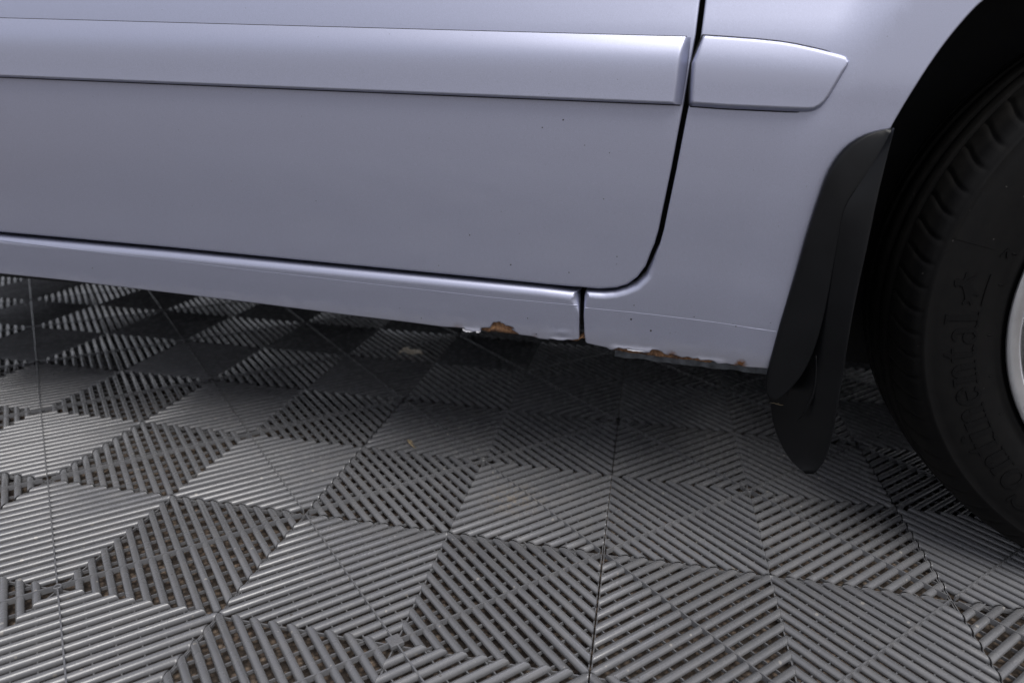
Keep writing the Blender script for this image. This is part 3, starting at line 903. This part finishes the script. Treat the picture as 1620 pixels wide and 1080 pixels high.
for k in range(PN):
    for f_, g_ in fr:
        row = []
        for i, (r, y) in enumerate(prof):
            yy = min(y, 0.208 - y)
            skew = 0.55 * smooth01((0.046 - yy) / 0.040) ** 1.2 if r > 0.312 else 0.55
            a = (k + f_ + skew) * 2 * math.pi / PN
            rr = r - (GROOVE.get(i, 0) if g_ else 0)
            x, z = math.cos(a) * rr, math.sin(a) * rr
            z = max(z, -WC[1] + 0.0005)                     # flat where it stands
            row.append((x, y, z))
        rows.append(row)
rows.append(rows[0])
mb = MB(); mb.grid(rows)
mb.f = [f[::-1] for f in mb.f]
tyre = mb.link("tyre", TYRE, wheel, smooth=True)

# lettering on the sidewall, in arc coordinates: s along the baseline, h outwards
pr = np.array([(r, y) for r, y in prof[:24]])
def wall_y(r): return float(np.interp(r, pr[:, 0], pr[:, 1]))
RB = 0.2590; ASC = 0.0335
def arcpt(phi, r, up): return (math.cos(phi) * r, wall_y(r) - up, math.sin(phi) * r)
def emboss(polys, phi0, name, height=0.0010, parent=None, mat=None, scale=ASC, rb=RB):
    mb = MB()
    for poly in polys:
        P = resample([tuple(p) for p in poly], 0.06)
        n = len(P)
        lo = P.min(0); hi = P.max(0)
        g = np.array(np.meshgrid(np.arange(lo[0], hi[0], 0.09), np.arange(lo[1], hi[1], 0.09))).reshape(2, -1).T
        if len(g):
            d, _ = nearest(g, P); g = g[inside(g, P) & (d > 0.03)]
        pts = np.vstack([P, g]) if len(g) else P
        vs, _, fs, *_ = delaunay_2d_cdt([Vector(p) for p in pts], [(i, (i + 1) % n) for i in range(n)], [], 1, 1e-6)
        top = [arcpt(phi0 - v.x * scale / rb, rb + v.y * scale, height) for v in vs]
        bot = [arcpt(phi0 - p[0] * scale / rb, rb + p[1] * scale, -0.0005) for p in P]
        rim = [arcpt(phi0 - p[0] * scale / rb, rb + p[1] * scale, height) for p in P]
        mb.add(top, [tuple(f) for f in fs])
        mb.add(rim + bot, [(i, (i + 1) % n, n + (i + 1) % n, n + i) for i in range(n)])
    return mb.link(name, mat or LETTER, parent)
def rc(x0, y0, x1, y1): return [(x0, y0), (x1, y0), (x1, y1), (x0, y1)]
def bowl(cx, cy, rx, ry, wx, wy, a0, a1, n=18):
    """crescent stroke: outer ellipse minus inner ellipse, between two angles (degrees)"""
    aa = np.radians(np.linspace(a0, a1, n))
    o = [(cx + rx * math.cos(a), cy + ry * math.sin(a)) for a in aa]
    i = [(cx + (rx - wx) * math.cos(a), cy + (ry - wy) * math.sin(a)) for a in aa[::-1]]
    return o + i
X = 0.74
GLYPH = {
 'l': (0.42, [rc(.13, .06, .31, 1.0), rc(.03, 0, .41, .055), [(.03, .95), (.13, .95), (.13, 1.0), (.05, 1.0)]]),
 'i': (0.42, [rc(.13, .06, .31, X), rc(.03, 0, .41, .055), [(.03, X - .05), (.13, X - .05), (.13, X), (.05, X)], bowl(.22, .92, .10, .095, .0999, .0949, 0, 350, 16)]),
 't': (0.50, [rc(.13, .10, .30, X), rc(.02, X - .07, .13, X), rc(.305, X - .07, .46, X), [(.13, X + .005), (.30, X + .005), (.30, .96), (.26, .96)], bowl(.34, .17, .21, .18, .16, .11, 185, 330, 12)]),
 'n': (0.82, [rc(.12, .06, .29, X), rc(.02, 0, .38, .055), [(.02, X - .05), (.12, X - .05), (.12, X), (.04, X)], rc(.55, .06, .72, .48), rc(.46, 0, .81, .055), bowl(.50, .48, .22, .27, .17, .10, 2, 165, 16)]),
 'a': (0.68, [rc(.42, .08, .58, .50), bowl(.35, .50, .23, .25, .16, .08, 0, 150, 14), bowl(.29, .21, .23, .22, .14, .07, 40, 330, 18), [(.585, 0), (.68, 0), (.68, .06), (.585, .10)]]),
 'e': (0.70, [bowl(.35, .37, .32, .38, .16, .09, 20, 320, 24), rc(.20, .36, .64, .43), bowl(.35, .40, .31, .345, .13, .09, 5, 80, 10)]),
 'o': (0.74, [bowl(.36, .37, .33, .385, .16, .08, 0, 179, 18), bowl(.36, .37, .33, .385, .16, .08, 181, 359, 18)]),
 'C': (0.92, [bowl(.47, .48, .44, .50, .19, .09, 42, 318, 30), rc(.74, .66, .83, .99)]),
}
word = "Continental"
total = sum(GLYPH[c][0] for c in word)
s_l = sum(GLYPH[c][0] for c in word[:-1]) + 0.22
phi_l = math.radians(183.3)
phi_start = phi_l + s_l * ASC / RB
s = 0.0
for ch in word:
    adv, polys = GLYPH[ch]
    emboss([[(x + s, y) for x, y in p] for p in polys], phi_start, "letter", parent=wheel)
    s += adv
# rearing horse emblem, rule beside it, and the textured block above
horse = [(.02, .34), (.12, .30), (.26, .40), (.34, .33), (.30, .16), (.36, .14), (.44, .34), (.56, .44), (.66, .56), (.76, .50), (.86, .40), (.90, .44), (.80, .58), (.72, .68),
         (.84, .66), (.95, .72), (.92, .77), (.78, .76), (.70, .80), (.74, .92), (.68, 1.02), (.56, 1.0), (.50, .92), (.56, .86), (.52, .74), (.40, .66), (.28, .60), (.18, .56), (.10, .62), (.03, .60), (.10, .50), (.12, .42)]
emboss([[(x * 1.05, .02 + y * .95) for x, y in horse]], math.radians(180.5), "horse_emblem", parent=wheel)
emboss([rc(0, 0, 1.02, .035)], math.radians(180.4), "rule", parent=wheel)
emboss([rc(0, 0, 1.35, 1.30)], math.radians(167.4), "textured_block", height=0.0004, parent=wheel, rb=0.2665, mat=TYRE)
emboss([[(0, 0), (.30, .14), (0, .28), (0, .22), (.19, .14), (0, .06)]], math.radians(168.5), "mark", parent=wheel, rb=0.2500)
# moulding nubs by the bead
for ph in (167.2, 175.0, 188.0, 199.0, 210.0):
    a = math.radians(ph)
    q0 = arcpt(a, 0.2425, 0.0); q1 = arcpt(a, 0.2465, 0.0006)
    mb = MB(); mb.tube([q0, q1, (q1[0] - 0.002, q1[1], q1[2])], [0.0008, 0.0007, 0.0003], 6)
    mb.link("moulding_nub", LETTER, wheel, smooth=True)

# alloy rim
RS = 120
def revolve(pf, name, mat, n=RS):
    rows = []
    for k in range(n + 1):
        a = 2 * math.pi * k / n
        rows.append([(math.cos(a) * r, y, math.sin(a) * r) for r, y in pf])
    mb = MB(); mb.grid(rows); mb.f = [f[::-1] for f in mb.f]
    return mb.link(name, mat, wheel, smooth=True)
rim = revolve([(0.2200, 0.030), (0.2255, 0.016), (0.2295, 0.0075), (0.2300, 0.0050), (0.2288, 0.0034), (0.2262, 0.0030), (0.2225, 0.0036), (0.2170, 0.0060)], "rim", ALLOY)
revolve([(0.2170, 0.0060), (0.2140, 0.0080), (0.2122, 0.0120), (0.2100, 0.030), (0.2050, 0.050), (0.1980, 0.085), (0.1940, 0.16), (0.1980, 0.19)], "rim_barrel", POLISHED)
revolve([(0.0001, 0.018), (0.030, 0.018), (0.034, 0.022), (0.060, 0.030), (0.072, 0.040), (0.074, 0.08)], "hub", ALLOY, 60)
sp = MB()
for k in range(7):
    a = 2 * math.pi * (k + 0.5) / 7
    ca, sa = math.cos(a), math.sin(a)
    rows = []
    for t in np.linspace(0, 1, 10):
        r = 0.060 + t * (0.2125 - 0.060)
        w = 0.030 - 0.012 * math.sin(math.pi * t * 0.8) + 0.010 * t ** 3
        y = 0.026 - 0.010 * math.sin(math.pi * t)
        rows.append([(ca * r - sa * o, y + e, sa * r + ca * o) for o, e in ((-w, 0.03), (-w * 0.95, 0.006), (-w * 0.7, 0.0), (0, -0.002), (w * 0.7, 0), (w * 0.95, 0.006), (w, 0.03))])
    b = MB(); b.grid(rows)
    b.link("spoke", ALLOY, wheel, smooth=True)
revolve([(0.185, 0.12), (0.05, 0.12)], "brake_disc", BRASS, 60)

# ================================================================== SMALL THINGS ON THE FLOOR
def leaf(cx, cy, seed):
    r = np.random.default_rng(seed)
    n, m = 15, 7
    rows = []
    for i in range(n):
        t = i / (n - 1)
        w = 0.011 * math.sin(math.pi * (0.06 + 0.9 * t)) ** 0.8 * (1 + 0.35 * math.sin(t * 21 + 1.0)) + 0.0006
        row = []
        for j in range(m):
            u = j / (m - 1) * 2 - 1
            row.append((-0.026 + 0.052 * t + 0.002 * r.normal() * abs(u), u * w + 0.006 * math.sin(t * 5), 0.0022 + 0.007 * u * u * (0.4 + t * (1 - t) * 3) + 0.003 * math.sin(t * 9) + 0.0006 * r.normal() + 0.002))
        rows.append(row)
    back = [[(p[0], p[1], p[2] - 0.0005) for p in row] for row in rows]
    mb = MB(); mb.grid(rows); mb.grid([row[::-1] for row in back])
    o = mb.link("dry_leaf", LEAF, None, (cx, cy, 0.0), smooth=True)
    o.rotation_euler = (0, 0, 0.25)
    return tag(o, "small curled dry brown leaf lying on the dark tiles under the sill", "leaf")
leaf(-0.511, 1.371, 2)
mb = MB()
for k, (dx, dy, b) in enumerate(((0, 0, 0.0), (0.0012, 0.0016, 0.002), (-0.0012, 0.001, -0.002))):
    mb.tube([(-0.011 + dx, 0.010 + dy, 0.0034), (-0.003 + dx, 0.003 + dy + b, 0.0040), (0.011 + dx, -0.011 + dy, 0.0012)], [0.0005, 0.0008, 0.0004], 6)
st = mb.link("straw_blade", STRAW, None, (-0.3623, 0.9628, 0.0), smooth=True)
tag(st, "split blade of pale dry straw on the lit tiles in front of the car", "straw")
mb = MB()
for k in range(3):
    a = -0.2 + k * 1.3
    mb.tube([(0, 0, 0), (0.005 * math.cos(a), -0.001, 0.002 * math.sin(a)), (0.009 * math.cos(a + 0.4), -0.002, 0.003 * math.sin(a + 0.5))], [0.0003, 0.00035, 0.00015], 5)
g = mb.link("grass_scrap", SCRAP, None, (0.1600, 0.838, 0.185), smooth=True)
tag(g, "scrap of dry grass caught on the black mud flap", "grass")
